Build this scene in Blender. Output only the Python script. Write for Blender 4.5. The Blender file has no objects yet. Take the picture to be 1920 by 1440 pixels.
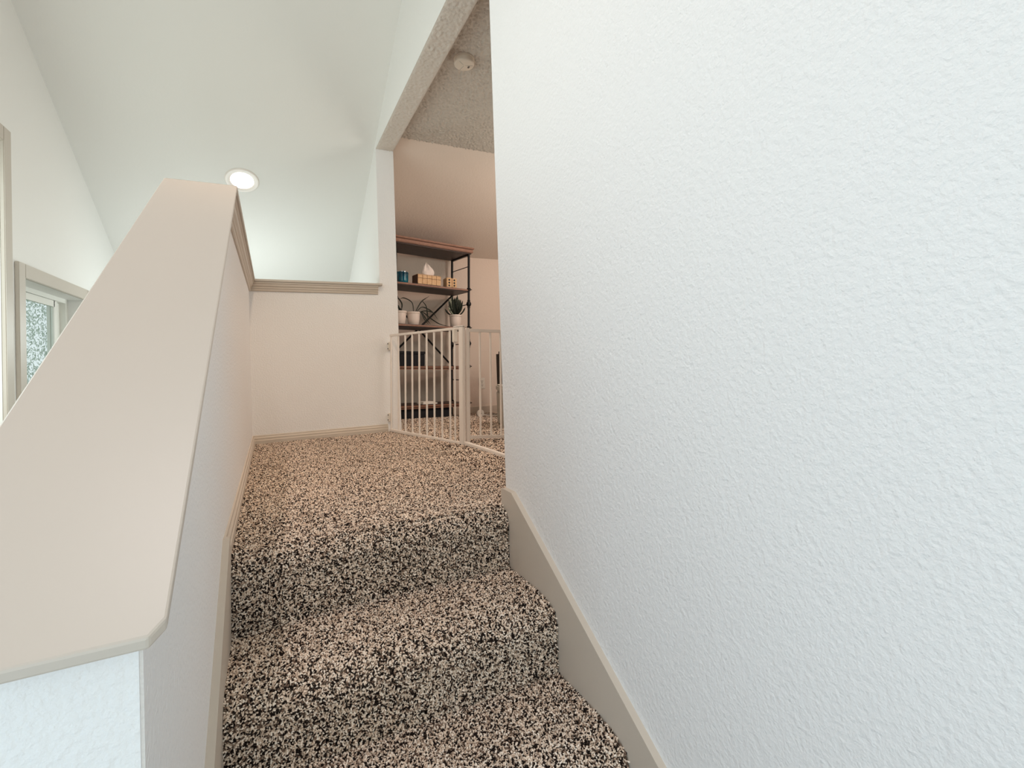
import bpy, bmesh, math, random
from mathutils import Vector, Matrix
S = bpy.context.scene
C = S.collection
random.seed(7)

# ------------------------------------------------------------------ camera, world, light, exposure
F = Vector((0.44315566, 0.89624165, 0.01907797)); R = Vector((0.89616066, -0.44237924, -0.03459312)); U = Vector((0.0225641, -0.03242707, 0.99921937))
cd = bpy.data.cameras.new('camera'); cam = bpy.data.objects.new('camera', cd); C.objects.link(cam)
m = Matrix((R, U, -F)).transposed().to_4x4(); m.translation = Vector((0, 0, .5)); cam.matrix_world = m
cd.sensor_width = 36; cd.lens = 911.7463 / 1920 * 36; cd.shift_y = -(720 - 655.7164) / 1920; cd.clip_start = .02
S.camera = cam
S.view_settings.view_transform = 'Standard'; S.view_settings.look = 'None'
S.view_settings.exposure = 0.12; S.view_settings.gamma = 1; S.view_settings.use_curve_mapping = False
w = bpy.data.worlds.new('world'); S.world = w; w.use_nodes = True
bg = w.node_tree.nodes['Background']; bg.inputs[0].default_value = (.92, .98, 1, 1); bg.inputs[1].default_value = .9

def area(name, loc, d, sx, sy, power, col):
    l = bpy.data.lights.new(name, 'AREA'); l.shape = 'RECTANGLE'; l.size = sx; l.size_y = sy; l.energy = power; l.color = col
    o = bpy.data.objects.new(name, l); C.objects.link(o); o.location = loc
    o.rotation_euler = Vector(d).to_track_quat('-Z', 'Y').to_euler(); return o
DAY = (.86, .94, 1.0); WARM = (1.0, .80, .62)
def point(name, loc, r, power, col):
    l = bpy.data.lights.new(name, 'POINT'); l.shadow_soft_size = r; l.energy = power; l.color = col
    o = bpy.data.objects.new(name, l); C.objects.link(o); o.location = loc; return o
def spot(name, loc, d, ang, power, col):
    l = bpy.data.lights.new(name, 'SPOT'); l.shadow_soft_size = .07; l.energy = power; l.color = col; l.spot_size = math.radians(ang); l.spot_blend = 1.0
    o = bpy.data.objects.new(name, l); C.objects.link(o); o.location = loc; o.rotation_euler = Vector(d).to_track_quat('-Z', 'Y').to_euler(); return o
area('rear_window_daylight', (-.2, -2.9, 1.2), (0, 1, .0), 1.5, 2.6, 25.1, (0.939, 1.000, 0.916))
area('left_window_daylight', (-1.2, 2.1, .9), (1, -.0, .0), 1.6, 1.2, 18.4, (0.900, 1.000, 0.966))
area('right_wall_fill', (-1.2, -.5, .2), (1, 0, 0), 1.3, 1.3, 13.7, (0.513, 0.744, 0.954))  # unseen area light added to fill the right wall from the left
spot('overhead_fill', (-.40, .8, 3.45), (-.05, -.08, -1), 112, 104.7, (1.000, 0.883, 0.876))  # unseen overhead spot, added to brighten the sloping cap
point('foyer_fill', (-.30, 4.5, .80), .2, 16.6, (0.833, 0.924, 0.918))  # hidden point light added behind the half wall to lift the low ceiling
area('loft_ceiling_lamp', (2.3, 3.1, 2.12), (0, .1, -1), .5, .5, 13.6, (1.000, 0.706, 0.588))
point('loft_fill', (2.4, 2.9, 1.3), .38, 25.0, (0.987, 1.000, 0.906))  # unseen fill added to brighten the loft ceiling and slope
spot('landing_fill', (.15, 1.9, 2.72), (.04, .36, -1), 74, 83.2, (1.000, 0.700, 0.457))  # unseen spot added because the landing carpet came out dark

# ------------------------------------------------------------------ materials
def lin(c):
    return tuple(((x / 255) / 12.92 if x / 255 <= .04045 else ((x / 255 + .055) / 1.055) ** 2.4) for x in c) + (1,)
def mat(name, col, rough=.6, metal=0, bump=0, bscale=200, col2=None, cscale=20, kind='noise', detail=3, stretch=None, spec=.5):
    m = bpy.data.materials.new(name); m.use_nodes = True; nt = m.node_tree; b = nt.nodes['Principled BSDF']
    b.inputs['Base Color'].default_value = lin(col); b.inputs['Roughness'].default_value = rough; b.inputs['Metallic'].default_value = metal
    b.inputs['Specular IOR Level'].default_value = spec
    tc = nt.nodes.new('ShaderNodeTexCoord'); mp = nt.nodes.new('ShaderNodeMapping'); nt.links.new(tc.outputs['Object'], mp.inputs[0])
    if stretch: mp.inputs['Scale'].default_value = stretch
    n = nt.nodes.new('ShaderNodeTexNoise'); n.inputs['Scale'].default_value = cscale; n.inputs['Detail'].default_value = 4
    nt.links.new(mp.outputs[0], n.inputs['Vector'])
    cr = nt.nodes.new('ShaderNodeValToRGB'); cr.color_ramp.elements[0].position = .35; cr.color_ramp.elements[1].position = .65
    cr.color_ramp.elements[0].color = lin(col); cr.color_ramp.elements[1].color = lin(col2 if col2 else col)
    nt.links.new(n.outputs['Fac'], cr.inputs[0]); nt.links.new(cr.outputs[0], b.inputs['Base Color'])
    if bump:
        t = nt.nodes.new('ShaderNodeTexNoise'); t.inputs['Scale'].default_value = bscale; t.inputs['Detail'].default_value = detail; t.inputs['Roughness'].default_value = .5
        nt.links.new(tc.outputs['Object'], t.inputs['Vector'])
        bp = nt.nodes.new('ShaderNodeBump'); bp.inputs['Strength'].default_value = 1; bp.inputs['Distance'].default_value = bump
        nt.links.new(t.outputs['Fac'], bp.inputs['Height']); nt.links.new(bp.outputs[0], b.inputs['Normal'])
    return m
def emit(name, col, s):
    m = bpy.data.materials.new(name); m.use_nodes = True; nt = m.node_tree; b = nt.nodes['Principled BSDF']
    b.inputs['Emission Color'].default_value = lin(col); b.inputs['Emission Strength'].default_value = s; return m
WALL = mat('wall_paint', (240, 239, 238), .7, bump=.0024, bscale=120, spec=.25)
WALLSMOOTH = mat('great_room_paint', (236, 234, 230), .75, bump=.0006, bscale=70, spec=.2)
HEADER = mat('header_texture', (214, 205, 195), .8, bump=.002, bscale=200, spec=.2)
POPCORN = mat('popcorn_texture', (203, 193, 182), .9, bump=.003, bscale=200, detail=4, spec=.1)
LOFTWALL = mat('loft_paint', (226, 210, 197), .75, bump=.002, bscale=60, spec=.2)
CEIL = mat('ceiling_paint', (232, 230, 225), .8, bump=.0004, bscale=70, spec=.15)
TRIM = mat('greige_trim_paint', (196, 186, 174), .42)
TRIMD = mat('greige_base_paint', (205, 193, 179), .45)
CAPM = mat('cap_paint', (198, 188, 177), .42, bump=.00015, bscale=25)
WHITE = mat('white_enamel', (238, 230, 222), .35)
VINYL = mat('window_vinyl', (232, 230, 222), .4)
PLAST = mat('white_plastic', (235, 228, 218), .45)
BLACK = mat('black_iron', (15, 14, 16), .45, metal=.3)
NAVY = mat('black_fabric', (18, 18, 26), .8)
WOOD = mat('dark_wood', (56, 29, 20), .45, col2=(34, 17, 12), cscale=9, stretch=(2, 14, 14))  # darkened so the colour carries the shade on the board undersides
WOODE = mat('wood_edge', (158, 118, 98), .5, col2=(134, 92, 72), cscale=14, stretch=(2, 14, 14))
OAK = mat('light_wood', (226, 190, 146), .5, col2=(206, 160, 108), cscale=18, stretch=(3, 3, 12))
OAKD = mat('brown_wood', (96, 62, 44), .6)
POT = mat('white_ceramic', (232, 218, 208), .3)
SOIL = mat('potting_soil', (50, 38, 30), .95)
LEAF = mat('dark_green_leaf', (16, 22, 15), .5, col2=(34, 44, 28), cscale=30)
LEAFW = mat('striped_leaf', (34, 44, 32), .5, col2=(172, 180, 158), cscale=60)
TEAL = mat('teal_glass', (4, 48, 72), .12, col2=(14, 108, 128), cscale=9)
SILVER = mat('silver_lid', (200, 200, 200), .2, metal=1)
TISSUE = mat('tissue_paper', (236, 226, 220), .9)
DOT = mat('black_dot', (14, 12, 12), .6)
FAB = mat('pale_fabric', (186, 180, 168), .9, bump=.001, bscale=300)
FABD = mat('dark_fabric', (66, 60, 54), .9, bump=.001, bscale=300)
LENS = emit('lit_lens', (255, 246, 240), 9)
PAPER = mat('white_paper', (240, 234, 226), .8)
BARK = mat('bark', (112, 108, 98), .9, col2=(168, 168, 156), cscale=6, bump=.02, bscale=18, stretch=(3, 3, .6))
FOL = mat('pale_foliage', (172, 188, 172), .8, col2=(232, 238, 232), cscale=14)
GRASS = mat('grass', (110, 124, 92), .9, col2=(140, 150, 120), cscale=5)
def glassmat():
    m = bpy.data.materials.new('window_glass'); m.use_nodes = True; nt = m.node_tree; nt.nodes.clear()
    o = nt.nodes.new('ShaderNodeOutputMaterial'); t = nt.nodes.new('ShaderNodeBsdfTransparent'); g = nt.nodes.new('ShaderNodeBsdfGlossy')
    t.inputs[0].default_value = (.93, .97, .96, 1); g.inputs['Roughness'].default_value = .02
    x = nt.nodes.new('ShaderNodeMixShader'); x.inputs[0].default_value = .06
    nt.links.new(t.outputs[0], x.inputs[1]); nt.links.new(g.outputs[0], x.inputs[2]); nt.links.new(x.outputs[0], o.inputs[0]); return m
GLASS = glassmat()
def tuftmat():
    m = bpy.data.materials.new('carpet_yarn'); m.use_nodes = True; nt = m.node_tree; b = nt.nodes['Principled BSDF']
    oi = nt.nodes.new('ShaderNodeObjectInfo'); cr = nt.nodes.new('ShaderNodeValToRGB'); e = cr.color_ramp
    e.interpolation = 'CONSTANT'
    e.elements[0].position = 0; e.elements[0].color = lin((40, 31, 28)); e.elements[1].position = .27; e.elements[1].color = lin((122, 100, 86))
    for p, c in ((.38, (202, 178, 158)), (.52, (236, 214, 194)), (.76, (250, 234, 218))):
        k = e.elements.new(p); k.color = lin(c)
    nt.links.new(oi.outputs['Random'], cr.inputs[0]); nt.links.new(cr.outputs[0], b.inputs['Base Color'])
    b.inputs['Roughness'].default_value = .95; b.inputs['Specular IOR Level'].default_value = .1; return m
YARN = tuftmat()
BACKING = mat('carpet_backing', (196, 172, 152), .95, col2=(90, 72, 60), cscale=160)

# ------------------------------------------------------------------ helpers
def mesh_obj(name, bm, material, parent=None, smooth=False):
    me = bpy.data.meshes.new(name); bmesh.ops.recalc_face_normals(bm, faces=bm.faces); bm.to_mesh(me); bm.free()
    if smooth:
        for p in me.polygons: p.use_smooth = True
        me.set_sharp_from_angle(angle=math.radians(40))
    for mm in (material if isinstance(material, (list, tuple)) else [material]): me.materials.append(mm)
    o = bpy.data.objects.new(name, me); C.objects.link(o)
    if parent: o.parent = parent
    return o
def struct(name, bm, material, **k):
    o = mesh_obj(name, bm, material, **k)
    if not o.parent: o['kind'] = 'structure'
    return o
def tag(o, label, cat, group=None):
    o['label'] = label; o['category'] = cat
    if group: o['group'] = group
    return o
def empty(name, label, cat, mw, group=None):
    o = bpy.data.objects.new(name, None); C.objects.link(o); o.empty_display_size = .05
    o.matrix_world = mw if isinstance(mw, Matrix) else Matrix.Translation(Vector(mw))
    return tag(o, label, cat, group) if label else o
def BM(): return bmesh.new()
def box(bm, a, b, bevel=0, mi=0):
    x0, y0, z0 = a; x1, y1, z1 = b
    v = [bm.verts.new(p) for p in ((x0, y0, z0), (x1, y0, z0), (x1, y1, z0), (x0, y1, z0), (x0, y0, z1), (x1, y0, z1), (x1, y1, z1), (x0, y1, z1))]
    fs = [bm.faces.new([v[i] for i in f]) for f in ((0, 3, 2, 1), (4, 5, 6, 7), (0, 1, 5, 4), (1, 2, 6, 5), (2, 3, 7, 6), (3, 0, 4, 7))]
    for f in fs: f.material_index = mi
    if bevel:
        es = list({e for f in fs for e in f.edges})
        r = bmesh.ops.bevel(bm, geom=es, offset=bevel, segments=2, affect='EDGES')
        for f in r['faces']: f.material_index = mi
    return bm
def prism(bm, pts, d, axis):
    """polygon pts (2D) extruded from d[0] to d[1] along axis; pts are (y,z) for x, (x,z) for y, (x,y) for z"""
    def P(p, t):
        return {'x': (t, p[0], p[1]), 'y': (p[0], t, p[1]), 'z': (p[0], p[1], t)}[axis]
    A = [bm.verts.new(P(p, d[0])) for p in pts]; B = [bm.verts.new(P(p, d[1])) for p in pts]
    bm.faces.new(A); bm.faces.new(B[::-1]); n = len(pts)
    for i in range(n): bm.faces.new((A[i], A[(i + 1) % n], B[(i + 1) % n], B[i]))
    return bm
def tube(bm, pts, r, seg=8, cap=True):
    pts = [Vector(p) for p in pts]; rs = r if isinstance(r, (list, tuple)) else [r] * len(pts); rings = []
    for i, p in enumerate(pts):
        t = (pts[min(i + 1, len(pts) - 1)] - pts[max(i - 1, 0)]).normalized()
        a = t.cross(Vector((0, 0, 1)) if abs(t.z) < .95 else Vector((1, 0, 0))).normalized(); b = t.cross(a)
        rings.append([bm.verts.new(p + (a * math.cos(2 * math.pi * k / seg) + b * math.sin(2 * math.pi * k / seg)) * rs[i]) for k in range(seg)])
    for A, B in zip(rings, rings[1:]):
        for k in range(seg): bm.faces.new((A[k], A[(k + 1) % seg], B[(k + 1) % seg], B[k]))
    if cap: bm.faces.new(rings[0]); bm.faces.new(rings[-1][::-1])
    return bm
def lathe(bm, prof, seg=32, c=(0, 0, 0), axis='z', close=True):
    rings = []
    for r, z in prof:
        if r < 1e-6:
            rings.append([bm.verts.new((c[0], c[1], c[2] + z) if axis == 'z' else (c[0], c[1] + z, c[2]))]); continue
        rings.append([bm.verts.new((c[0] + r * math.cos(2 * math.pi * k / seg), c[1] + r * math.sin(2 * math.pi * k / seg), c[2] + z) if axis == 'z' else
                                   (c[0] + r * math.cos(2 * math.pi * k / seg), c[1] + z, c[2] + r * math.sin(2 * math.pi * k / seg))) for k in range(seg)])
    for A, B in zip(rings, rings[1:]):
        for k in range(seg):
            j = (k + 1) % seg
            if len(A) == 1 and len(B) == 1: continue
            if len(A) == 1: bm.faces.new((A[0], B[j], B[k]))
            elif len(B) == 1: bm.faces.new((A[k], A[j], B[0]))
            else: bm.faces.new((A[k], A[j], B[j], B[k]))
    return bm
def sweep(bm, prof, path, side=1):
    """prof (out, z) swept along an XY path with mitres; out is to the right of travel (side=1)"""
    path = [Vector(p) for p in path]; n = len(path); rings = []
    for i, p in enumerate(path):
        d0 = (path[i] - path[i - 1]).normalized() if i else None; d1 = (path[i + 1] - path[i]).normalized() if i < n - 1 else None
        nn = [Vector((d.y, -d.x)) * side for d in (d0, d1) if d is not None]
        o = (nn[0] + nn[-1]).normalized(); o = o / max(.2, o.dot(nn[0]))
        rings.append([bm.verts.new((p.x + o.x * a, p.y + o.y * a, z)) for a, z in prof])
    k = len(prof)
    for A, B in zip(rings, rings[1:]):
        for j in range(k): bm.faces.new((A[j], A[(j + 1) % k], B[(j + 1) % k], B[j]))
    bm.faces.new(rings[0]); bm.faces.new(rings[-1][::-1]); return bm

XL, XS, XR, XJ = -1.115, -.124, .721, .8492       # great room wall, stair face of half wall, right wall face, loft face
YB, YR, ZH, ZC = 3.608, 1.547, 2.084, 1.082       # half wall across the landing, right wall end, header height, cap height
def ceil_z(y): return 4.043 - .5278 * y

# ------------------------------------------------------------------ carpet tufts (pile)
def tuft_mesh():
    bm = BM(); rr = random.Random(3)
    tube(bm, [(0, 0, 0), (.0006, .0004, .0035), (.0022, .0002, .0065), (.0048, -.0006, .0086), (.0066, -.0002, .0088)], [.0012, .0017, .0020, .0019, .0009], 6)
    me = bpy.data.meshes.new('yarn_tuft'); bm.to_mesh(me); bm.free(); me.materials.append(YARN)
    for p in me.polygons: p.use_smooth = True
    return me
TUFT = bpy.data.objects.new('yarn_tuft_source', tuft_mesh())        # not linked: only instanced by the pile
def pile_group(density, scale):
    ng = bpy.data.node_groups.new('pile', 'GeometryNodeTree')
    ng.interface.new_socket('Geometry', in_out='INPUT', socket_type='NodeSocketGeometry'); ng.interface.new_socket('Geometry', in_out='OUTPUT', socket_type='NodeSocketGeometry')
    N = ng.nodes; L = ng.links
    gi = N.new('NodeGroupInput'); go = N.new('NodeGroupOutput'); d = N.new('GeometryNodeDistributePointsOnFaces'); d.inputs['Density'].default_value = density
    oi = N.new('GeometryNodeObjectInfo'); oi.inputs['Object'].default_value = TUFT; oi.inputs['As Instance'].default_value = True
    ip = N.new('GeometryNodeInstanceOnPoints'); rt = N.new('GeometryNodeRotateInstances'); rv = N.new('FunctionNodeRandomValue'); rv.data_type = 'FLOAT_VECTOR'
    rv.inputs[0].default_value = (-.35, -.35, 0); rv.inputs[1].default_value = (.35, .35, 6.28)
    rs = N.new('FunctionNodeRandomValue'); rs.data_type = 'FLOAT'; rs.inputs[2].default_value = .8 * scale; rs.inputs[3].default_value = 1.3 * scale; rs.inputs['Seed'].default_value = 5
    L.new(gi.outputs[0], d.inputs['Mesh']); L.new(d.outputs['Points'], ip.inputs['Points']); L.new(d.outputs['Rotation'], ip.inputs['Rotation'])
    L.new(oi.outputs['Geometry'], ip.inputs['Instance']); L.new(rs.outputs[1], ip.inputs['Scale']); L.new(ip.outputs[0], rt.inputs['Instances'])
    L.new(rv.outputs[0], rt.inputs['Rotation']); jg = N.new('GeometryNodeJoinGeometry'); L.new(rt.outputs[0], jg.inputs[0]); L.new(gi.outputs[0], jg.inputs[0]); L.new(jg.outputs[0], go.inputs[0])
    return ng
PILE_NEAR = pile_group(125000, .84); PILE_FAR = pile_group(50000, 1.15)
def pile(bm, parent, grp):
    bm.normal_update()
    if sum(f.normal.z for f in bm.faces) < 0: bmesh.ops.reverse_faces(bm, faces=bm.faces[:])
    me = bpy.data.meshes.new('carpet_pile'); bm.to_mesh(me); bm.free(); me.materials.append(BACKING)
    o = bpy.data.objects.new('carpet_pile', me); C.objects.link(o); o.parent = parent; o['kind'] = 'stuff'
    md = o.modifiers.new('pile', 'NODES'); md.node_group = grp; return o

# ------------------------------------------------------------------ structure: floor, stairs
YL = XS + .012; YRt = XR - .018; G = -.008
def floor_z(x, y): return -.045 * max(0, x - .9) * min(1, max(0, (y - 2.4) / 1.5)) - .045 * max(0, y - 4.3)
bm = BM(); box(bm, (XS - .1, 1.53, -.2), (XJ + .02, YB + .1, G - .001)); fl = struct('floor', bm, BACKING)
fl['label'] = 'beige and dark brown flecked carpet on the landing'
def grid(x0, x1, y0, y1, nx, ny, fz):
    bm = BM(); V = [[bm.verts.new((x0 + (x1 - x0) * i / nx, y0 + (y1 - y0) * j / ny, fz(x0 + (x1 - x0) * i / nx, y0 + (y1 - y0) * j / ny))) for i in range(nx + 1)] for j in range(ny + 1)]
    for j in range(ny):
        for i in range(nx): bm.faces.new((V[j][i], V[j][i + 1], V[j + 1][i + 1], V[j + 1][i]))
    return bm
pile(grid(YL, XJ, 1.532, YB - .01, 12, 20, lambda x, y: G + .0015 * math.sin(x * 9 + y * 7)), fl, PILE_NEAR)
bm = grid(XJ, 3.4, 0, 4.87, 12, 20, lambda x, y: G + floor_z(x, y)); bmesh.ops.solidify(bm, geom=bm.faces[:], thickness=.05)
lf = struct('floor_loft', bm, BACKING)
pile(grid(XJ, 2.6, 1.4, 4.865, 14, 24, lambda x, y: G + .001 + floor_z(x, y)), lf, PILE_FAR)
st = bpy.data.objects.new('stairs', None); C.objects.link(st); st['kind'] = 'structure'; st['label'] = 'carpeted stairs climbing to the landing between half wall and right wall'
noses = [(1.49, 0.0)]; y, z = 1.19, -.2
for i in range(6): noses.append((y, z)); y -= .298; z -= .184
def step_profile(i):
    ny, nz = noses[i]; r = .046; nb = noses[i - 1][0] if i else 1.56
    zb = noses[i + 1][1] if i + 1 < len(noses) else nz - .184
    p = [(nb + .01, nz + G)] if i else [(1.536, G)]
    p.append((ny + .10, nz + G + .002)); p.append((ny + .065, nz + G - .001))
    for k in range(7):
        a = math.radians(90 + 90 * k / 6); p.append((ny + .008 + r + r * math.cos(a), nz + G - .004 - r + r * math.sin(a)))
    p.append((ny + .012, nz + G - .10)); p.append((ny + .012, zb + G))
    return p
for i in range(7):
    pr = step_profile(i); zb = pr[-1][1] - .2
    bm = BM(); prism(bm, [(a, b - .002) for a, b in pr] + [(pr[-1][0], zb), (pr[0][0], zb)], (YL - .008, YRt + .008), 'x')
    so = mesh_obj('step', bm, BACKING, st)
    if i < 4:
        bm = BM(); nx = 10; rows = [[bm.verts.new((YL + .004 + (YRt - YL - .008) * k / nx, a, b)) for k in range(nx + 1)] for a, b in pr]
        for A, B in zip(rows, rows[1:]):
            for k in range(nx): bm.faces.new((A[k], B[k], B[k + 1], A[k + 1]))
        pile(bm, so, PILE_NEAR)

# ------------------------------------------------------------------ structure: walls and ceilings
ZB = -1.6; YE = 5.6; Y0 = -3.0
SL = .681
def cap_z(y): return min(ZC, .259 + SL * (y - .551))
yk = .551 + (ZC - .259) / SL
bm = BM(); prism(bm, [(.616, ZB), (YB + .12, ZB), (YB + .12, ZC - .016), (yk, ZC - .016), (.616, cap_z(.616) - .012)], (XS - .128, XS), 'x')
bmesh.ops.bevel(bm, geom=[e for e in bm.edges if abs(e.verts[0].co.y - .616) < .001 and abs(e.verts[1].co.y - .616) < .001 and abs(e.verts[0].co.z - e.verts[1].co.z) > 1], offset=.003, segments=2, affect='EDGES')
hw = struct('wall_half_left', bm, WALL); hw['label'] = 'white textured half wall along the left side of the stairs'
bm = box(BM(), (XS, YB, ZB), (XR, YB + .12, ZC - .016)); hb = struct('wall_half_back', bm, WALL); hb['label'] = 'white half wall across the back of the landing'
# right wall and the wall above the opening
bm = prism(BM(), [(Y0, ZB), (YR, ZB), (YR, ceil_z(YR) + .05), (Y0, ceil_z(Y0) + .05)], (XR, XJ), 'x')
bmesh.ops.bevel(bm, geom=[e for e in bm.edges if all(abs(v.co.y - YR) < .001 for v in e.verts) and abs(e.verts[0].co.z - e.verts[1].co.z) > 1], offset=.004, segments=2, affect='EDGES')
wr = struct('wall_right', bm, WALL); wr['label'] = 'white orange-peel textured wall on the right of the stairs'
bm = prism(BM(), [(YR, ZH), (YB, ZH), (YB, -.3), (YE, -.3), (YE, ceil_z(YE) + .05), (YR, ceil_z(YR) + .05)], (XR, XJ), 'x')
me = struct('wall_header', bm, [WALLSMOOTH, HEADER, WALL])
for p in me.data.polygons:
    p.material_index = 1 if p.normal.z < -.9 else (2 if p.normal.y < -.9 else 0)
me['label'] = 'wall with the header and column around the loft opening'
bm = box(BM(), (XR, YB + .001, ZB), (XJ, YE, -.3)); struct('wall_header_lower', bm, WALLSMOOTH)
# left (great room) wall with two window openings and an added one
def wallx(bm, x0, x1, y0, y1, z0, z1, holes):
    ys = sorted({y0, y1, *[h[0] for h in holes], *[h[1] for h in holes]}); zs = sorted({z0, z1, *[h[2] for h in holes], *[h[3] for h in holes]})
    for a, b in zip(ys, ys[1:]):
        for c, d in zip(zs, zs[1:]):
            if any(h[0] <= a and b <= h[1] and h[2] <= c and d <= h[3] for h in holes): continue
            box(bm, (x0, a, c), (x1, b, d))
    bmesh.ops.remove_doubles(bm, verts=bm.verts, dist=1e-5)
    return bm
W1 = (3.255, 4.175, .36, .99); W2 = (1.25, 3.05, .15, 1.60); W4 = (-1.2, .2, -.5, .9)
wl = struct('wall_left', wallx(BM(), XL - .15, XL, Y0, YE, ZB, 5.7, [W1, W2, W4]), WALLSMOOTH)
bm = BM(); box(bm, (XL - .15, YE, ZB), (XJ, YE + .15, 3)); struct('wall_far', bm, WALLSMOOTH)
bm = BM()
for a in (((XL - .15, Y0 - .15, ZB), (-1.0, Y0, 5.8)), ((.55, Y0 - .15, ZB), (XJ, Y0, 5.8)), ((-1.0, Y0 - .15, ZB), (.55, Y0, -.3)), ((-1.0, Y0 - .15, 2.7), (.55, Y0, 5.8))): box(bm, *a)
struct('wall_rear', bm, WALLSMOOTH)
bm = prism(BM(), [(Y0 - .15, ceil_z(Y0 - .15)), (YE + .15, ceil_z(YE + .15)), (YE + .15, ceil_z(YE + .15) + .15), (Y0 - .15, ceil_z(Y0 - .15) + .15)], (XL - .15, XJ), 'x')
cg = struct('ceiling', bm, CEIL); cg['label'] = 'smooth off-white vaulted ceiling sloping down beyond the stairs'
struct('floor_foyer', box(BM(), (XL - .15, Y0, ZB - .1), (XJ, YE, ZB)), BACKING)
# loft
YK, ZK, YW, ZW = 3.55, 2.175, 4.87, 1.607
struct('ceiling_loft', box(BM(), (XJ, -.3, ZK), (3.4, YK, ZK + .1)), POPCORN)['label'] = 'popcorn textured flat ceiling inside the loft'
struct('ceiling_loft_slope', prism(BM(), [(YK, ZK), (YW, ZW), (YW, ZK + .1), (YK, ZK + .1)], (XJ, 3.4), 'x'), LOFTWALL)['label'] = 'smooth sloped ceiling above the loft bookshelf'
struct('wall_loft_back', box(BM(), (XJ, YW, -.3), (3.4, YW + .1, ZK)), LOFTWALL)['label'] = 'beige loft wall behind the bookshelf'
struct('wall_loft_right', box(BM(), (3.4, -.3, -.3), (3.5, YW + .1, ZK + .1)), LOFTWALL)
struct('wall_loft_front', box(BM(), (XJ, -.4, -.3), (3.5, -.3, ZK + .1)), LOFTWALL)

from mathutils import noise
def popcorn(x0, x1, y0, y1, z, parent, amp, stp=.0062, sc=70.):
    nx, ny = int((x1 - x0) / stp), int((y1 - y0) / stp); V = []; Fc = []
    for j in range(ny + 1):
        for i in range(nx + 1):
            x = x0 + (x1 - x0) * i / nx; y = y0 + (y1 - y0) * j / ny
            edge = i in (0, nx) or j in (0, ny)
            h = 0 if edge else amp * max(0, .45 + noise.noise((x * sc, y * sc, 3.1)) + .5 * noise.noise((x * sc * 2.1, y * sc * 2.1, 9.)))
            V.append((x, y, z - .0005 - h))
    for j in range(ny):
        for i in range(nx): a = j * (nx + 1) + i; Fc.append((a, a + nx + 1, a + nx + 2, a + 1))
    me = bpy.data.meshes.new('popcorn_texture'); me.from_pydata(V, [], Fc); me.materials.append(POPCORN if parent.name != 'wall_header' else HEADER)
    for p in me.polygons: p.use_smooth = True
    o = bpy.data.objects.new('popcorn_texture', me); C.objects.link(o); o.parent = parent; o['kind'] = 'stuff'; return o
popcorn(XJ + .001, 2.1, 1.6, YK, ZK, bpy.data.objects['ceiling_loft'], .0115)
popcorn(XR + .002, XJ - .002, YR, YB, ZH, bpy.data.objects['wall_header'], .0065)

# ------------------------------------------------------------------ caps, mouldings, skirts, baseboards
def slope_cap():
    bm = BM(); t = .012
    top = [(-.309, .551, None), (-.106, .551, None), (-.094, .564, None), (-.086, yk, None), (-.279, yk, None)]
    for lo in (0, 1): pass
    A = [bm.verts.new((x, y, cap_z(y))) for x, y, _ in top]; B = [bm.verts.new((x, y, cap_z(y) - t)) for x, y, _ in top]
    bm.faces.new(A); bm.faces.new(B[::-1])
    for i in range(5): j = (i + 1) % 5; bm.faces.new((A[i], A[j], B[j], B[i]))
    return bm
o = struct('trim_1', slope_cap(), CAPM); o['label'] = 'wide pale greige sloping cap board with clipped corner on the stair half wall'
bv = o.modifiers.new('b', 'BEVEL'); bv.width = .0025; bv.segments = 2
capprof = [(-.15, ZC), (.036, ZC), (.038, ZC - .003), (.038, ZC - .013), (.036, ZC - .016), (-.15, ZC - .016)]
o = struct('trim_2', sweep(BM(), capprof, [(XS, yk), (XS, YB), (XR + .012, YB)]), TRIM); o['label'] = 'level greige cap board on the half walls at the landing'
mprof = [(0, ZC - .0165), (.030, ZC - .0165), (.030, ZC - .026), (.024, ZC - .030), (.022, ZC - .042), (.015, ZC - .050), (.015, ZC - .058), (.010, ZC - .062), (.010, ZC - .072), (.006, ZC - .077), (0, ZC - .077)]
o = struct('trim_3', sweep(BM(), mprof, [(XS, yk + .02), (XS, YB), (XR - .015, YB)]), TRIMD); o['label'] = 'stepped greige moulding under the level cap board'
bprof = [(0, -.012), (.014, -.012), (.014, .024), (.011, .028), (.011, .040), (.006, .046), (.005, .055), (0, .057)]
o = struct('baseboard_left', sweep(BM(), bprof, [(XS, 1.50), (XS, YB), (XR + .03, YB)]), TRIMD); o['label'] = 'low greige baseboard along the landing walls'
ss = .628
def skirt(x0, x1, yend, ztop, yfl):
    lo = -1.35
    pts = [(yend, -.03), (yend, ztop - .004), (yend - .012, ztop), (yfl, ztop)]
    yl = -.4; pts += [(yl, ztop - ss * (yfl - yl)), (yl, ztop - ss * (yfl - yl) - .40), (yend - .12, -.40)]
    bm = prism(BM(), pts, (x0, x1), 'x')
    return bm
o = struct('baseboard_stair_right', skirt(YRt, XR + .0005, YR, .055, 1.466), TRIMD); o['label'] = 'greige skirt board following the stairs on the right wall'
o = struct('baseboard_stair_left', skirt(XS - .0005, XS + .0155, 1.50, .060, 1.47), TRIMD); o['label'] = 'greige skirt board following the stairs on the left half wall'
struct('baseboard_loft', box(BM(), (XJ, YW - .014, -.12), (3.4, YW, .002), .002), TRIMD)['label'] = 'greige baseboard along the loft wall by the outlet'
struct('baseboard_jamb', box(BM(), (XJ, YB + .02, -.02), (XJ + .013, YW - .014, .05)), TRIMD)

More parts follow.
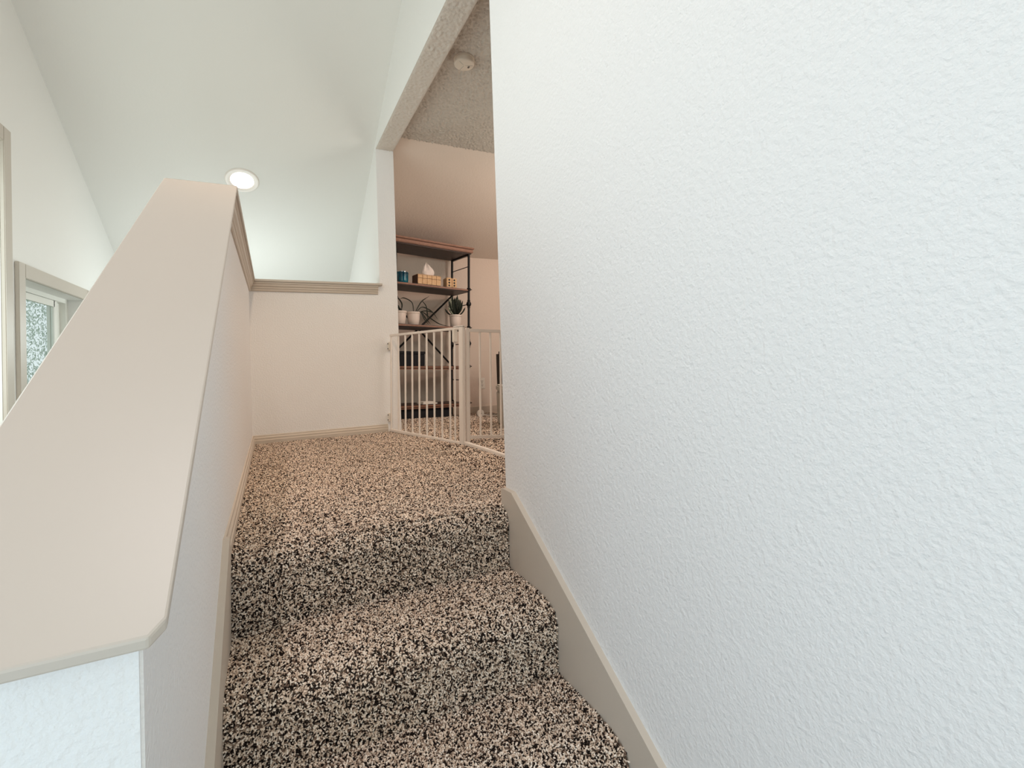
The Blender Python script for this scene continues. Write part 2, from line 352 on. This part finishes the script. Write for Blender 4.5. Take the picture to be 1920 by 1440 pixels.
# ------------------------------------------------------------------ windows
def window(name, W, label, ym):
    y0, y1, z0, z1 = W; x = XL; t = .072
    r = bpy.data.objects.new(name, None); C.objects.link(r); r['kind'] = 'structure'; r['label'] = label
    for a in (((x, y0 - t, z0 - t), (x + .018, y0, z1 + t)), ((x, y1, z0 - t), (x + .018, y1 + t, z1 + t)), ((x, y0, z1), (x + .018, y1, z1 + t)), ((x, y0, z0 - t), (x + .018, y1, z0))):
        mesh_obj('window_casing', box(BM(), *a, .003), TRIM, r)
    bm = BM(); f = .045; xf = x - .085
    for a in (((xf - .05, y0, z0), (xf, y0 + f, z1)), ((xf - .05, y1 - f, z0), (xf, y1, z1)), ((xf - .05, y0 + f, z1 - f * .6), (xf, y1 - f, z1)), ((xf - .05, y0 + f, z0), (xf, y1 - f, z0 + f))): box(bm, *a)
    mesh_obj('window_frame', bm, VINYL, r)
    ye = y1 - f - .06
    for k, (a, b, dx) in enumerate(((y0 + f, ym, -.006), (ym - .035, ye + .06, -.030))):
        s = BM(); w_ = .038
        zt = z1 - f * .6 - .002; zb = z0 + f + .002; X0, X1 = xf + dx - .016, xf + dx
        for q in (((X0, a, zb), (X1, a + w_, zt)), ((X0, b - w_ - (0 if k else .012), zb), (X1, b, zt)), ((X0, a + w_, zt - w_), (X1, b - w_, zt)), ((X0, a + w_, zb), (X1, b - w_, zb + w_))): box(s, *q)
        so = mesh_obj('sash', s, VINYL, r)
        mesh_obj('pane', box(BM(), (X0 + .006, a + w_, zb + w_), (X0 + .010, b - w_, zt - w_)), GLASS, so)
    return r
window('window_1', W1, 'small sliding window with greige casing low on the left wall', 4.01)
window('window_2', W2, 'window at the left edge of which only the casing shows', 2.15)
window('window_added', W4, 'low unseen window added on the left wall to let in fill light', -.5)  # added out of view as the opening for the right wall fill
# rear window frame (behind the viewer, the source of daylight)
bm = BM()
for a in (((-1, Y0 - .1, -.3), (-.94, Y0 - .04, 2.7)), ((.49, Y0 - .1, -.3), (.55, Y0 - .04, 2.7)), ((-.94, Y0 - .1, 2.64), (.49, Y0 - .04, 2.7)), ((-.94, Y0 - .1, -.3), (.49, Y0 - .04, -.24)), ((-.25, Y0 - .1, -.24), (-.2, Y0 - .04, 2.64))): box(bm, *a)
struct('window_3', bm, VINYL)

# ------------------------------------------------------------------ recessed ceiling light
nrm = Vector((0, .5278, 1)).normalized()
lc = Vector((-.167, 4.074, ceil_z(4.074)))
z_ = nrm; x_ = Vector((1, 0, 0)); y_ = z_.cross(x_)
mw = Matrix((x_, y_, z_)).transposed().to_4x4(); mw.translation = lc
t = empty('recessed_light', 'lit round recessed light with white trim ring on the sloped ceiling', 'ceiling light', mw)
mesh_obj('trim_ring', lathe(BM(), [(.076, .002), (.077, -.004), (.088, -.009), (.108, -.008), (.114, -.001), (.114, .002), (.076, .002)], 40), WHITE, t, True)
mesh_obj('lens', lathe(BM(), [(0, -.004), (.05, -.005), (.0755, -.003), (.0755, .001), (0, .001)], 40), LENS, t, True)

# ------------------------------------------------------------------ smoke detector
t = empty('smoke_detector', 'round cream smoke detector on the popcorn ceiling', 'smoke detector', (.99, 2.475, ZK - .004))
DETP = mat('beige_plastic', (214, 200, 184), .5)
mesh_obj('base', lathe(BM(), [(0, .010), (.055, .010), (.058, -.006), (.058, -.012), (0, -.012)], 36), DETP, t, True)
b = mesh_obj('cover', lathe(BM(), [(0, -.012), (.055, -.012), (.056, -.033), (.054, -.038), (.050, -.0405), (0, -.0415)], 36), DETP, t, True)
s = BM()
for a in (100, 215, 340):
    a = math.radians(a); d = Vector((math.cos(a), math.sin(a), 0)); n = Vector((-d.y, d.x, 0)); p = [d * .006 + n * .0009, d * .046 + n * .0009, d * .046 - n * .0009, d * .006 - n * .0009]
    vs = [s.verts.new((q.x, q.y, -.0405)) for q in p] + [s.verts.new((q.x, q.y, -.0421)) for q in p]
    for f in ((0, 1, 2, 3), (7, 6, 5, 4), (0, 4, 5, 1), (1, 5, 6, 2), (2, 6, 7, 3), (3, 7, 4, 0)): s.faces.new([vs[i] for i in f])
mesh_obj('groove', s, FAB, t)
s = BM()
for k, rr in enumerate((.004, .008, .012)):
    tube(s, [(.020 + rr * math.cos(math.radians(q)), .004 + rr * math.sin(math.radians(q)), -.0420) for q in range(-60, 61, 20)], .0009, 6)
mesh_obj('sound_symbol', s, BLACK, t)

# ------------------------------------------------------------------ safety gate
A = Vector((.777, 3.588, 0)); B = Vector((1.0, 2.789, 0)); ux = (B - A).normalized(); L = (B - A).length
up = Vector((0, 0, 1)); uy = up.cross(ux)
mw = Matrix((ux, uy, up)).transposed().to_4x4(); mw.translation = A
gt = empty('safety_gate', 'white metal bar safety gate across the loft opening', 'gate', mw)
H = .70
mesh_obj('top_rail', box(BM(), (0, -.008, H - .010), (L + .034, .008, H + .006), .002), WHITE, gt)
mesh_obj('bottom_rail', box(BM(), (-.005, -.010, -.002), (L + .034, .010, .018), .003), WHITE, gt)
for f in (.012, .142, .2585, .3718, .482, .594, .702, .809, .916): mesh_obj('bar', tube(BM(), [(f * L, 0, .014), (f * L, 0, H - .006)], .0062, 10), WHITE, gt, True)
mesh_obj('bar', tube(BM(), [(.985 * L, -.004, .014), (.985 * L, -.004, .63)], .0055, 10), WHITE, gt, True)
mesh_obj('latch_box', box(BM(), (.985 * L - .012, -.016, .615), (.985 * L + .012, .010, .695), .003), PLAST, gt)
mesh_obj('latch_post', box(BM(), (L + .034, -.010, 0), (L + .076, .010, .706), .003), WHITE, gt)
mesh_obj('latch_cap', box(BM(), (L - .02, -.011, .7065), (L + .082, .011, .713), .002), WHITE, gt)
for zz in (.62, .10):
    hb_ = mesh_obj('hinge_bracket', box(BM(), (-.022, -.014, zz - .03), (.004, .014, zz + .03), .004), PLAST, gt)
    for dz in (-.018, .018): mesh_obj('screw', lathe(BM(), [(0, -.0165), (.0045, -.016), (.005, -.0135), (0, -.0135)], 10, (-.012, 0, zz + dz), 'y'), BLACK, hb_)
# threshold bar, in world terms from the post towards the viewer
def local(p): return mw.inverted() @ Vector(p)
q = [local(p) for p in ((1.012, 2.775, 0), (1.062, 2.05, 0), (1.082, 2.05, 0), (1.040, 2.78, 0))]
bm = prism(BM(), [(v.x, v.y) for v in q], (-.002, .022), 'z'); bmesh.ops.bevel(bm, geom=bm.edges[:], offset=.003, segments=2, affect='EDGES')
mesh_obj('threshold_bar', bm, WHITE, gt)
# door panel standing ajar
d0 = Vector((1.050, 2.735, 0)); dd = Vector((.985, .165, 0)).normalized(); PW = .62
def dp(s, z): return local(d0 + dd * s + Vector((0, 0, z)))
def bar(p0, p1, h, w_):
    bm = BM(); a, b = local(p0), local(p1); t_ = (b - a).normalized(); n = Vector((-t_.y, t_.x, 0)) * w_
    vs = [bm.verts.new(v) for v in (a - n - up * h, b - n - up * h, b + n - up * h, a + n - up * h, a - n + up * h, b - n + up * h, b + n + up * h, a + n + up * h)]
    for f in ((0, 3, 2, 1), (4, 5, 6, 7), (0, 1, 5, 4), (1, 2, 6, 5), (2, 3, 7, 6), (3, 0, 4, 7)): bm.faces.new([vs[i] for i in f])
    return bm
P = lambda s, z: d0 + dd * s + Vector((0, 0, z))
dr = mesh_obj('gate_door', bar(P(0, .685), P(PW, .685), .009, .008), WHITE, gt)
mesh_obj('door_rail', bar(P(0, .045), P(PW, .000), .009, .008), WHITE, dr)
mesh_obj('door_post', bar(P(-.010, .354), P(.010, .354), .345, .010), WHITE, dr)
for f in (.088, .165, .240, .315, .39, .465, .54, .612): mesh_obj('bar', tube(BM(), [dp(f, .045 - .072 * f), dp(f, .68)], .0065, 10), WHITE, dr, True)

pv = Matrix.Translation((.95, 2.9, .42)); gt.matrix_world = pv @ Matrix.Rotation(.026, 4, 'Y') @ pv.inverted() @ mw   # the gate leans a little
# ------------------------------------------------------------------ bookshelf
ea = Vector((.98423, .17250, -.03909)); 
ps, le = .1735, .0391
ea = Vector((math.cos(le) * math.cos(ps), math.cos(le) * math.sin(ps), -math.sin(le))); eb = Vector((-math.sin(ps), math.cos(ps), 0)); ec = ea.cross(eb)
SM = Matrix((ea, eb, ec)).transposed().to_4x4(); SM.translation = Vector((1.705, 4.449, -.0376))
sh = empty('bookshelf', 'tall black iron and dark wood bookshelf behind the safety gate', 'bookshelf', SM)
SW, SD = .76, .336
for a in (0, -SW):
    for b_ in (0, SD):
        bm = BM(); tube(bm, [(a, b_, -.012), (a, b_, 1.59)], .0115, 12)
        for hz in (1.245, .868, .489, .133): lathe(bm, [(.0115, -.016), (.018, -.012), (.018, -.006), (.0135, 0), (.018, .006), (.018, .012), (.0115, .016)], 12, (a, b_, hz - .008))
        po = mesh_obj('post', bm, BLACK, sh, True)
        for hz in (1.093, .705):
            mesh_obj('ball_joint', lathe(BM(), [(.0115, -.040), (.016, -.036), (.013, -.026), (.022, -.012), (.025, 0), (.022, .012), (.013, .026), (.016, .036), (.0115, .040)], 14, (a, b_, hz)), BLACK, po, True)
        for hz in (1.245, .868, .489, .133):
            mesh_obj('finial', tube(BM(), [(a, b_, hz - .008), (a + (.034 if a == 0 else -.034), b_, hz - .008)], [.006, .004], 8), BLACK, po, True)
for a in (0, -SW):
    for hz in (1.464, 1.09, .705, .346): mesh_obj('rung', tube(BM(), [(a, 0, hz), (a, SD, hz)], .0045, 8), BLACK, sh, True)
    for hz in (1.585, 1.225, .848, .470, .112): mesh_obj('side_rail', box(BM(), (a - .010, 0, hz - .012), (a + .010, SD, hz + .010)), BLACK, sh)
# top board with moulded edge
mesh_obj('top_board', box(box(BM(), (-SW - .03, -.030, 1.595), (.034, SD + .03, 1.628), .006, 1), (-SW - .038, -.038, 1.630), (.042, SD + .03, 1.648), .004, 1), [WOOD, WOODE], sh)
mesh_obj('top_underside', box(BM(), (-SW - .015, -.015, 1.585), (.018, SD + .015, 1.5948)), WOOD, sh)
for hz in (1.2396, .8627, .4842, .1281):
    s_ = mesh_obj('shelf', box(BM(), (-SW + .008, .004, hz - .026), (-.008, SD - .004, hz), .002), WOOD, sh)
    mesh_obj('shelf_edge', box(BM(), (-SW + .008, -.008, hz - .020), (-.008, .0036, hz - .004), .003), WOODE, s_)
    if hz < .6: mesh_obj('edge_rail', box(BM(), (-SW + .008, -.006, hz - .034), (-.008, .006, hz - .026), .001), WOODE, s_)
for p0, p1 in (((-SW, 1.215), (0, .49)), ((0, 1.215), (-SW, .49))):
    mesh_obj('cross_brace', tube(BM(), [(p0[0], SD, p0[1]), (p1[0], SD, p1[1])], .0095, 8), BLACK, sh, True)
mesh_obj('brace_boss', lathe(BM(), [(0, -.014), (.016, -.012), (.018, 0), (.016, .012), (0, .014)], 14, (-.38, SD - .004, .853), 'y'), BLACK, sh, True)

def on_shelf(name, label, cat, a, b_, h, group=None, rz=0):
    return empty(name, label, cat, SM @ Matrix.Translation((a, b_, h)) @ Matrix.Rotation(rz, 4, 'Z'), group)
H2, H3, H4, H5 = 1.2402, .8633, .4848, .1287
# low black block filling the space under the bottom shelf
t = on_shelf('low_black_block', 'long low black block on the carpet under the lowest shelf', 'bin', -.435, .14, 0)
mesh_obj('block_body', box(BM(), (-.255, -.13, -.010), (.255, .14, .078), .006), NAVY, t)
mesh_obj('block_rim', box(BM(), (-.259, -.134, .0785), (.259, .144, .090), .003), NAVY, t)
# black box
t = on_shelf('black_box', 'black box on the second lowest shelf behind gate bars', 'box', -.565, .15, H4)
mesh_obj('box_body', box(BM(), (-.125, -.09, 0), (.125, .09, .108), .004), NAVY, t)
mesh_obj('box_lid', box(BM(), (-.129, -.094, .1085), (.129, .094, .134), .004), NAVY, t)
# white papers on the lowest shelf
t = on_shelf('paper_stack', 'small flat stack of white paper on the lowest shelf', 'paper', -.395, .10, H5, rz=.05)
mesh_obj('paper', box(BM(), (-.075, -.06, 0), (.075, .06, .012)), PAPER, t)
mesh_obj('paper', box(BM(), (-.07, -.055, .0124), (.055, .055, .022)), PAPER, t)
# candle jar
t = on_shelf('candle_jar', 'teal glass candle jar with silver lid on the upper shelf', 'candle', -.668, .07, H2)
mesh_obj('jar', lathe(BM(), [(0, 0), (.050, 0), (.054, .006), (.056, .03), (.056, .082), (.053, .084), (0, .084)], 32), TEAL, t, True)
ld = mesh_obj('lid', lathe(BM(), [(0, .0842), (.057, .0842), (.058, .088), (.056, .098), (.050, .1), (0, .1)], 32), [TEAL], t, True)
mesh_obj('lid_knob', lathe(BM(), [(0, .1), (.012, .1), (.010, .104), (.014, .108), (.010, .114), (0, .116)], 20), SILVER, ld, True)
mesh_obj('lid_rim', lathe(BM(), [(.053, .0995), (.0535, .103), (.047, .103), (.046, .0995)], 32), SILVER, ld, True)
# tissue box
t = on_shelf('tissue_box', 'wooden grid tissue box on the upper shelf beside the candle', 'tissue box', -.418, .075, H2, rz=-.02)
mesh_obj('box_body', box(BM(), (-.120, -.058, 0), (.120, .062, .092), .001), OAKD, t)
for i in range(5):
    for j, (z0, z1) in enumerate(((.003, .056), (.059, .089))):
        x0 = -.118 + i * .0474; o = mesh_obj('tile', box(BM(), (x0, -.064, z0), (x0 + .0452, -.0582, z1), .0015), OAK, t)
for i in range(4): mesh_obj('slat', box(BM(), (-.118, -.055 + i * .029, .0922), (.118, -.030 + i * .029, .096), .001), OAK, t)
# tissue
bm = BM(); n = 14; rr = random.Random(5); rows = []
for j in range(9):
    v = j / 8; rows.append([])
    for i in range(n):
        a = 2 * math.pi * i / n; wdt = [.052, .060, .064, .061, .055, .046, .034, .020, .005][j]
        fold = 1 + .30 * math.sin(3 * a + v * 3) * (1 - v * .5)
        rows[-1].append(bm.verts.new((.010 - .020 * v * v + wdt * (1 + .12 * math.sin(3 * a + v * 3)) * math.cos(a), (.026 * (1 - v * .6) + .007 * math.sin(5 * a + 2 * v)) * math.sin(a) + .004 * math.sin(9 * math.cos(a) + j * .6), .096 + .125 * v)))
for Ra, Rb in zip(rows, rows[1:]):
    for i in range(n): bm.faces.new((Ra[i], Ra[(i + 1) % n], Rb[(i + 1) % n], Rb[i]))
ts = mesh_obj('tissue', bm, TISSUE, t, True)
# wooden die
t = on_shelf('wooden_die', 'wooden block with two columns of three black dots on the upper shelf', 'die', -.172, .065, H2, rz=-.12)
mesh_obj('cube', box(BM(), (-.055, -.048, 0), (-.001, .048, .094), .004), OAK, t)
mesh_obj('cube', box(BM(), (.001, -.048, 0), (.050, .048, .092), .004), OAK, t)
for x in (-.028, .024):
    for z in (.020, .046, .073): mesh_obj('pip', lathe(BM(), [(0, -.0505), (.0085, -.0500), (.0095, -.0478), (0, -.0478)], 14, (x, 0, z), 'y'), DOT, t)
# pots
def pot(t, r, h):
    mesh_obj('pot', lathe(BM(), [(0, 0), (r * .74, 0), (r * .80, .004), (r * .92, h * .45), (r * .95, h * .86), (r * 1.02, h * .87), (r * 1.04, h * .9), (r * 1.04, h), (r * .97, h), (r * .92, h * .9), (0, h * .9)], 32), POT, t, True)
    mesh_obj('soil', lathe(BM(), [(0, h * .93), (r * .7, h * .925), (r * .915, h * .905)], 20), SOIL, t, True)
def leaf(t, pts, wd, name='leaf', m_=LEAF):
    bm = BM(); pts = [Vector(p) for p in pts]; out = []
    # Catmull-Rom
    P_ = [pts[0]] + pts + [pts[-1]]
    for i in range(1, len(P_) - 2):
        for k in range(6):
            u = k / 6; a, b, c, d = P_[i - 1:i + 3]
            out.append(.5 * ((2 * b) + (c - a) * u + (2 * a - 5 * b + 4 * c - d) * u * u + (3 * b - a - 3 * c + d) * u ** 3))
    out.append(pts[-1]); n = len(out)
    tube(bm, out, [wd * (.5 + .5 * math.sin(math.pi * min(1, .15 + .85 * (1 - i / n)))) * (1 if i < n * .7 else max(.15, (n - i) / (n * .3))) for i in range(n)], 6)
    return mesh_obj(name, bm, m_, t, True)
t = on_shelf('potted_plant', 'leftmost white pot on the middle shelf, partly hidden by the column', 'plant', -.692, .065, H3)
pot(t, .062, .118)
for pts in (((0, 0, .10), (-.015, -.01, .16), (-.045, 0, .18)), ((.01, 0, .10), (.03, .02, .19), (-.02, .03, .26))): leaf(t, pts, .0065)
t = on_shelf('potted_plant', 'white pot with long thin arching leaves on the middle shelf', 'plant', -.555, .065, H3)
pot(t, .060, .118)
LV = [((0, 0, .10), (-.010, .01, .205), (-.085, .02, .245), (-.125, .02, .232)),
      ((.010, 0, .10), (.055, .01, .18), (.098, .02, .235), (.175, .03, .285)),
      ((.095, .02, .232), (.135, .02, .19), (.150, .02, .12), (.155, .02, .05)),
      ((.015, 0, .10), (.09, .03, .172), (.16, .04, .165), (.215, .03, .13), (.262, .02, .065)),
      ((.015, 0, .10), (.08, -.02, .13), (.15, -.02, .135), (.20, -.03, .115)),
      ((.02, 0, .10), (.06, -.03, .12), (.105, -.04, .06), (.15, -.05, .008)),
      ((.02, 0, .10), (.05, -.04, .115), (.085, -.055, .05), (.125, -.06, .006)),
      ((.02, 0, .10), (.10, .03, .13), (.19, .02, .07), (.28, .02, .025), (.38, .02, .008))]
for p_ in LV: leaf(t, p_, .0050)
t = on_shelf('potted_succulent', 'white pot of dark spiky striped succulent at the right end of the middle shelf', 'plant', -.118, .055, H3)
pot(t, .060, .118)
rr = random.Random(11)
for k in range(46):
    a = rr.uniform(0, 6.283); el = rr.uniform(.15, 1.0) ** .8; ln = .085 + .082 * el; s0 = Vector((.022 * math.cos(a) * (1 - el), .022 * math.sin(a) * (1 - el), .10 + .05 * el * rr.random()))
    d = Vector((math.cos(a) * (1.15 - el), math.sin(a) * (1.0 - el) * .8, .30 + el)).normalized()
    tip = s0 + d * ln + Vector((0, 0, .01)); midp = s0 + d * ln * .5 + Vector((math.cos(a), math.sin(a), 0)) * .012
    leaf(t, (s0, midp, tip), rr.uniform(.007, .010), m_=LEAFW if k % 4 == 0 else LEAF)

# ------------------------------------------------------------------ outlet
t = empty('wall_outlet', 'beige double power outlet on the loft wall right of the bookshelf', 'outlet', (2.030, YW - .0005, .250))
mesh_obj('cover_plate', box(BM(), (-.035, -.006, -.058), (.035, 0, .058), .002), PLAST, t)
for dz in (.021, -.021):
    s = mesh_obj('socket', box(BM(), (-.016, -.0085, dz - .014), (.016, -.0062, dz + .014), .001), PLAST, t)
    sl = BM(); box(sl, (-.009, -.0095, dz - .003), (-.006, -.0086, dz + .008)); box(sl, (.006, -.0095, dz - .003), (.009, -.0086, dz + .008)); box(sl, (-.003, -.0095, dz - .011), (.003, -.0086, dz - .006))
    mesh_obj('slot', sl, BLACK, s)
mesh_obj('screw', lathe(BM(), [(0, -.0075), (.003, -.0072), (.0035, -.006), (0, -.006)], 10, (0, 0, 0), 'y'), BLACK, t)

# ------------------------------------------------------------------ cable reel and cord, pale ottoman, dark armchair
rx, ry = 1.76, 4.28; rz_ = floor_z(rx, ry)
t = empty('cable_reel', 'small white round cable winder on the loft carpet below the outlet', 'cable reel', (rx, ry, rz_ + .034))
mesh_obj('disc', lathe(BM(), [(.012, -.010), (.034, -.010), (.036, -.007), (.036, -.004), (.014, -.004), (.014, .006), (.034, .008), (.034, .012), (.012, .012), (.012, -.010)], 28, axis='y'), PLAST, t, True)
mesh_obj('hub', lathe(BM(), [(0, -.006), (.0118, -.006), (.0118, .008), (0, .008)], 16, axis='y'), FABD, t, True)
def cord(name, label, pts, r=.0032):
    bm = BM(); pts = [Vector(p) for p in pts]; out = []; P_ = [pts[0]] + pts + [pts[-1]]
    for i in range(1, len(P_) - 2):
        for k in range(8):
            u = k / 8; a, b, c, d = P_[i - 1:i + 3]; out.append(.5 * ((2 * b) + (c - a) * u + (2 * a - 5 * b + 4 * c - d) * u * u + (3 * b - a - 3 * c + d) * u ** 3))
    out.append(pts[-1]); o = mesh_obj(name, tube(bm, out, r, 7), PLAST, smooth=True); return tag(o, label, 'cord')
fz = lambda x, y: (x, y, floor_z(x, y) + .021)
cord('power_cord', 'white cord looping straight from the cable reel towards the pale ottoman', [fz(1.785, 4.27), fz(1.84, 4.31), fz(1.92, 4.34), fz(2.02, 4.36), fz(2.12, 4.36)])
cord('power_cord', 'white cord curving nearer the gate from the cable reel', [fz(1.77, 4.255), fz(1.80, 4.20), fz(1.88, 4.16), fz(1.95, 4.10), fz(2.02, 4.05)])
dz = floor_z(1.7, 3.6)
o1 = Vector((1.662, 3.68, dz)); e1 = Vector((.09, .28, 0)).normalized(); e2 = Vector((e1.y, -e1.x, 0))
mw = Matrix((e2, e1, up)).transposed().to_4x4(); mw.translation = o1 - e1 * .45
t = empty('storage_ottoman', 'pale grey box ottoman at the right edge behind the gate', 'ottoman', mw)
mesh_obj('ottoman_body', box(BM(), (0, 0, .012), (.50, .45, .27), .008), FAB, t)
mesh_obj('ottoman_lid', box(BM(), (-.004, -.004, .271), (.504, .454, .325), .012), FAB, t)
for x in (.03, .45):
    for y in (.03, .40): mesh_obj('foot', box(BM(), (x, y, -.005), (x + .03, y + .03, .012)), BLACK, t)
t = empty('tablet', 'thin black tablet lying on the pale ottoman', 'tablet', mw @ Matrix.Translation((.045, .24, .3255)))
mesh_obj('tablet_body', box(BM(), (0, 0, 0), (.16, .20, .010), .002), BLACK, t)
mw = Matrix.Translation((1.94, 3.92, floor_z(1.8, 4.1))) @ Matrix.Rotation(-.15, 4, 'Z')
t = empty('armchair', 'dark padded chair standing behind the pale ottoman', 'chair', mw)
mesh_obj('seat', box(BM(), (.05, .05, .14), (.60, .52, .34), .03), FABD, t)
mesh_obj('backrest', box(BM(), (-.0, .0, .12), (.09, .56, .62), .025), FABD, t)
for x in (.03, .55):
    for y in (.03, .49): mesh_obj('leg', box(BM(), (x, y, -.02), (x + .035, y + .035, .135), .003), BLACK, t)

# ------------------------------------------------------------------ outdoors beyond the left windows
g = struct('ground', box(BM(), (-14, -6, -2.2), (XL - .3, 16, -2.0)), GRASS); g['label'] = 'grassy ground outside the window'
def tree(x, y, h, r, label, seed):
    rr = random.Random(seed); t = empty('tree', label, 'tree', (x, y, -2.0), 'trees outside the window')
    mesh_obj('trunk', tube(BM(), [(0, 0, -.05), (.03, .02, h * .4), (-.02, .05, h * .8), (.02, .02, h)], [r, r * .85, r * .6, r * .3], 14), BARK, t, True)
    bm = BM()
    for k in range(24000):
        a = rr.uniform(0, 6.283); z = rr.uniform(.1, 1) * h; rad = (1.15 - z / h * .7) * math.sqrt(rr.random()) * .95
        c = Vector((rad * math.cos(a), rad * math.sin(a), z)); s_ = rr.uniform(.012, .034)
        d = Vector((rr.gauss(0, .6), rr.gauss(0, .6), -1)).normalized(); n = d.cross(Vector((rr.gauss(0, 1), rr.gauss(0, 1), .3))).normalized()
        p = [c, c + d * s_ * .8 + n * s_ * .28, c + d * s_ * 1.9, c + d * s_ * .8 - n * s_ * .28]
        bm.faces.new([bm.verts.new(v) for v in p])
    o = mesh_obj('foliage', bm, FOL, t); o['kind'] = 'stuff'
k = 0
for x, y, h, lab in ((-3.3, 7.2, 5.6, 'feathery pale green evergreen nearest the small window'), (-4.9, 9.0, 6.2, 'pale evergreen behind the nearest one outside the window'),
                     (-2.6, 9.2, 5.2, 'pale evergreen filling the right of the window view'), (-5.6, 6.8, 6.0, 'pale evergreen filling the left of the window view')):
    tree(x, y, h, .15, lab, k); k += 1
